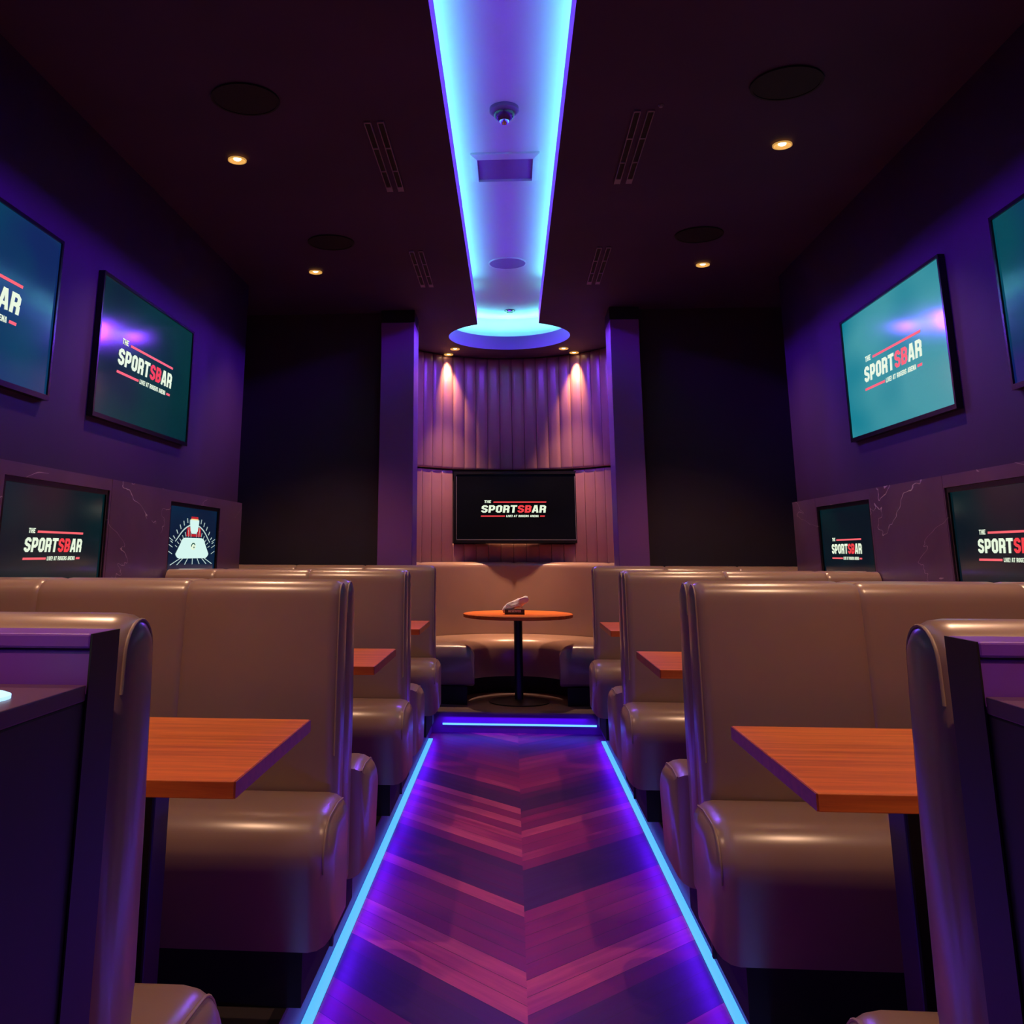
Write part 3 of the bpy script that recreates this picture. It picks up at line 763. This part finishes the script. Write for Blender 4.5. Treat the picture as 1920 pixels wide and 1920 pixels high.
# ------------------------------------------------------------------ ceiling fittings
def make_downlight(R=0.045):
    r = empty('downlight')
    MB().lathe([(R*0.86, 0.004), (R*0.86, -0.003), (R, -0.003), (R, 0.004)], cap=False).build('trim_ring', M['reflector'], r, smooth=30)
    MB().lathe([(R*0.86, -0.0028), (R*0.80, 0.001), (0.024, 0.010), (0.0, 0.010)], cap=False).build('reflector', M['reflector'], r, smooth=40)
    MB().lathe([(0.0, 0.000), (0.012, 0.001), (0.018, 0.005), (0.018, 0.0095), (0, 0.0095)], cap=False).build('bulb', M['bulb'], r, smooth=40)
    return r
D0 = make_downlight(); d_first = True
def downlight(x, y, label, group, power, col, size, blend, d=(0, 0, -1)):
    global d_first
    if d_first: o = D0; o.location = (x, y, ZC-0.012); d_first = False
    else: o = dup(D0, (x, y, ZC-0.012))
    tag(o, label, 'downlight', group)
    l = bpy.data.lights.new('downlight_beam', 'SPOT'); l.energy = power; l.color = col; l.spot_size = math.radians(size); l.spot_blend = blend
    l.shadow_soft_size = 0.02
    lo = bpy.data.objects.new('downlight_beam', l); COL.objects.link(lo); lo.location = (x, y, ZC-0.03)
    aim(lo, d)
DG = 'round downlights over the booths'
for i, y in enumerate((0.41, 2.28, 4.157, 6.032)):
    for s in (-1, 1):
        x = -1.338 if s < 0 else 1.300
        lab = '%s' % (['round amber downlight above the %s service counter', 'round amber downlight above the nearest %s table', 'nearer round amber downlight in the ceiling on the %s', 'farther round amber downlight in the ceiling on the %s'][i] % ('left' if s < 0 else 'right'))
        downlight(x, y, lab, DG, TABLE_SPOT_W*(1.5 if i == 0 else 1.0), AMBER, 92, 0.8)
for s, x, yy in ((-1, -0.522, 8.56), (1, 0.508, 8.60)):
    downlight(x, yy, 'small amber downlight at the %s rim of the ceiling circle' % ('left' if s < 0 else 'right'), 'alcove downlights', ROUND_SPOT_W, AMBER, 54, 1.0, (-0.08*s, 0.03, -1))
for s, x in ((-1, -0.60), (1, 0.62)):
    yy = 8.0+math.sqrt(1.055**2-x*x)-0.062
    downlight(x, yy, 'small amber downlight hard against the top of the padded wall, %s scallop' % ('left' if s < 0 else 'right'), 'alcove downlights', SCALLOP_W, (1.0, 0.52, 0.22), 52, 1.0, (0.0, 0.20, -1))

def disc(name, x, y, z, R, m, m2, label, cat, group=None):
    r = empty(name, (x, y, z)); tag(r, label, cat, group)
    MB().lathe([(0.0, -0.006), (R*0.93, -0.006), (R*0.93, -0.001), (0.0, -0.001)], cap=False).build('grille', m, r, smooth=30)
    MB().lathe([(R*0.93, -0.001), (R*0.93, -0.009), (R, -0.009), (R, -0.001)], cap=False).build('rim', m2, r, smooth=30)
    return r
for x, y, lab in ((-1.125, 3.555, 'nearer black round ceiling speaker on the left'), (1.153, 3.567, 'nearer black round ceiling speaker on the right'),
                  (-1.115, 5.437, 'farther black round ceiling speaker on the left'), (1.161, 5.438, 'farther black round ceiling speaker on the right')):
    disc('ceiling_speaker', x, y, ZC, 0.145, M['plinth'], M['plinth'], lab, 'speaker', 'black ceiling speakers')
M['ventbar'] = mat('vent_bar', (0.30, 0.22, 0.32), 0.4)
def make_vent(L):
    r = empty('linear_vent')
    b = MB()
    for x in (-0.030, 0.030):
        b.box(x-0.012, x+0.012, -L/2, L/2, -0.0040, -0.001)
    b.build('slot', M['plinth'], r)
    b = MB()
    for x in (-0.044, -0.016, 0.016, 0.044): b.box(x-0.0018, x+0.0018, -L/2, L/2, -0.010, -0.001)
    for y in (-L/2, -L/6, L/6, L/2-0.01):
        b.box(-0.044, -0.016, y, y+0.01, -0.009, -0.001); b.box(0.016, 0.044, y, y+0.01, -0.009, -0.001)
    b.box(-0.044, -0.016, L/2-0.06, L/2, -0.009, -0.001); b.box(0.016, 0.044, L/2-0.06, L/2, -0.009, -0.001)
    b.build('frame', M['ventbar'], r)
    return r
V0 = make_vent(0.82)
for i, (x, y, lab) in enumerate(((-0.605, 4.21, 'nearer twin slot air vent in the ceiling, left of the glowing slot'), (0.60, 4.18, 'nearer twin slot air vent in the ceiling, right of the glowing slot'),
                                 (-0.60, 6.05, 'farther twin slot air vent in the ceiling, left of the glowing slot'), (0.605, 6.05, 'farther twin slot air vent in the ceiling, right of the glowing slot'))):
    o = V0 if i == 0 else dup(V0, (x, y, ZC)); o.location = (x, y, ZC); tag(o, lab, 'vent', 'slot vents in the ceiling')
o = MB().lathe([(0.0, -0.012), (0.008, -0.011), (0.012, -0.004), (0.012, -0.001), (0, -0.001)], cap=False, n=24).build('sprinkler', M['grey'], loc=(0.665, 3.73, ZC), smooth=40)
tag(o, 'tiny metal sprinkler cap in the ceiling beside the nearer right slot vent', 'sprinkler')

# fittings on the recess ceiling
dc = empty('dome_camera', (-0.017, 4.40, ZR)); tag(dc, 'dark dome security camera in the glowing ceiling slot', 'camera')
MB().lathe([(0.0, -0.001), (0.076, -0.001), (0.076, -0.020), (0.066, -0.030), (0.056, -0.032), (0, -0.032)], cap=False).build('base_ring', mat('dome_base_plastic', (0.16, 0.09, 0.16), 0.3), dc, smooth=35)
MB().lathe([(0.056, -0.0325)] + [(0.056*math.cos(math.radians(a)), -0.0325-0.045*math.sin(math.radians(a))) for a in range(10, 91, 10)], cap=False).build('dome', M['smoke'], dc, smooth=60)
MB().lathe([(0.026, -0.066), (0.024, -0.080), (0.019, -0.086), (0.014, -0.080), (0.0, -0.076)], cap=False, n=32).build('lens', mat('lens_metal', (0.7, 0.75, 0.8), 0.12, metal=0.9), dc, smooth=40)
av = empty('air_grille', (-0.017, 5.14, ZR)); tag(av, 'square framed air grille in the glowing ceiling slot', 'vent')
h = 0.20
b = MB()
fr_o, fr_i = h, h-0.038
P4 = lambda r_, z: [(-r_, -r_, z), (r_, -r_, z), (r_, r_, z), (-r_, r_, z)]
b.rings([P4(fr_o, -0.001), P4(fr_o, -0.012), P4(fr_i, -0.030), P4(fr_i, -0.012)], caps=False)
b.build('frame', mat('grille_frame_white', (0.6, 0.6, 0.62), 0.3), av)
MB().box(-fr_i, fr_i, -fr_i, fr_i, -0.014, -0.011).build('face', mat('grille_face', (0.22, 0.14, 0.3), 0.5), av)
disc('round_hatch', -0.012, 7.03, ZR, 0.152, mat('hatch_face', (0.30, 0.22, 0.42), 0.5), M['white'], 'flat round cover in the glowing ceiling slot, beyond the square grille', 'cover')
sd = empty('sprinkler', (0.004, 8.52, ZR)); tag(sd, 'small recessed sprinkler head above the ceiling circle', 'sprinkler')
MB().lathe([(0.030, -0.001), (0.052, -0.001), (0.050, -0.010), (0.032, -0.014), (0.030, -0.001)], cap=False, n=32).build('escutcheon', M['smoke'], sd, smooth=40)
MB().lathe([(0.0, -0.001), (0.029, -0.001), (0.029, -0.004), (0.018, -0.012), (0.0, -0.016)], cap=False, n=32).build('head', M['white'], sd, smooth=40)
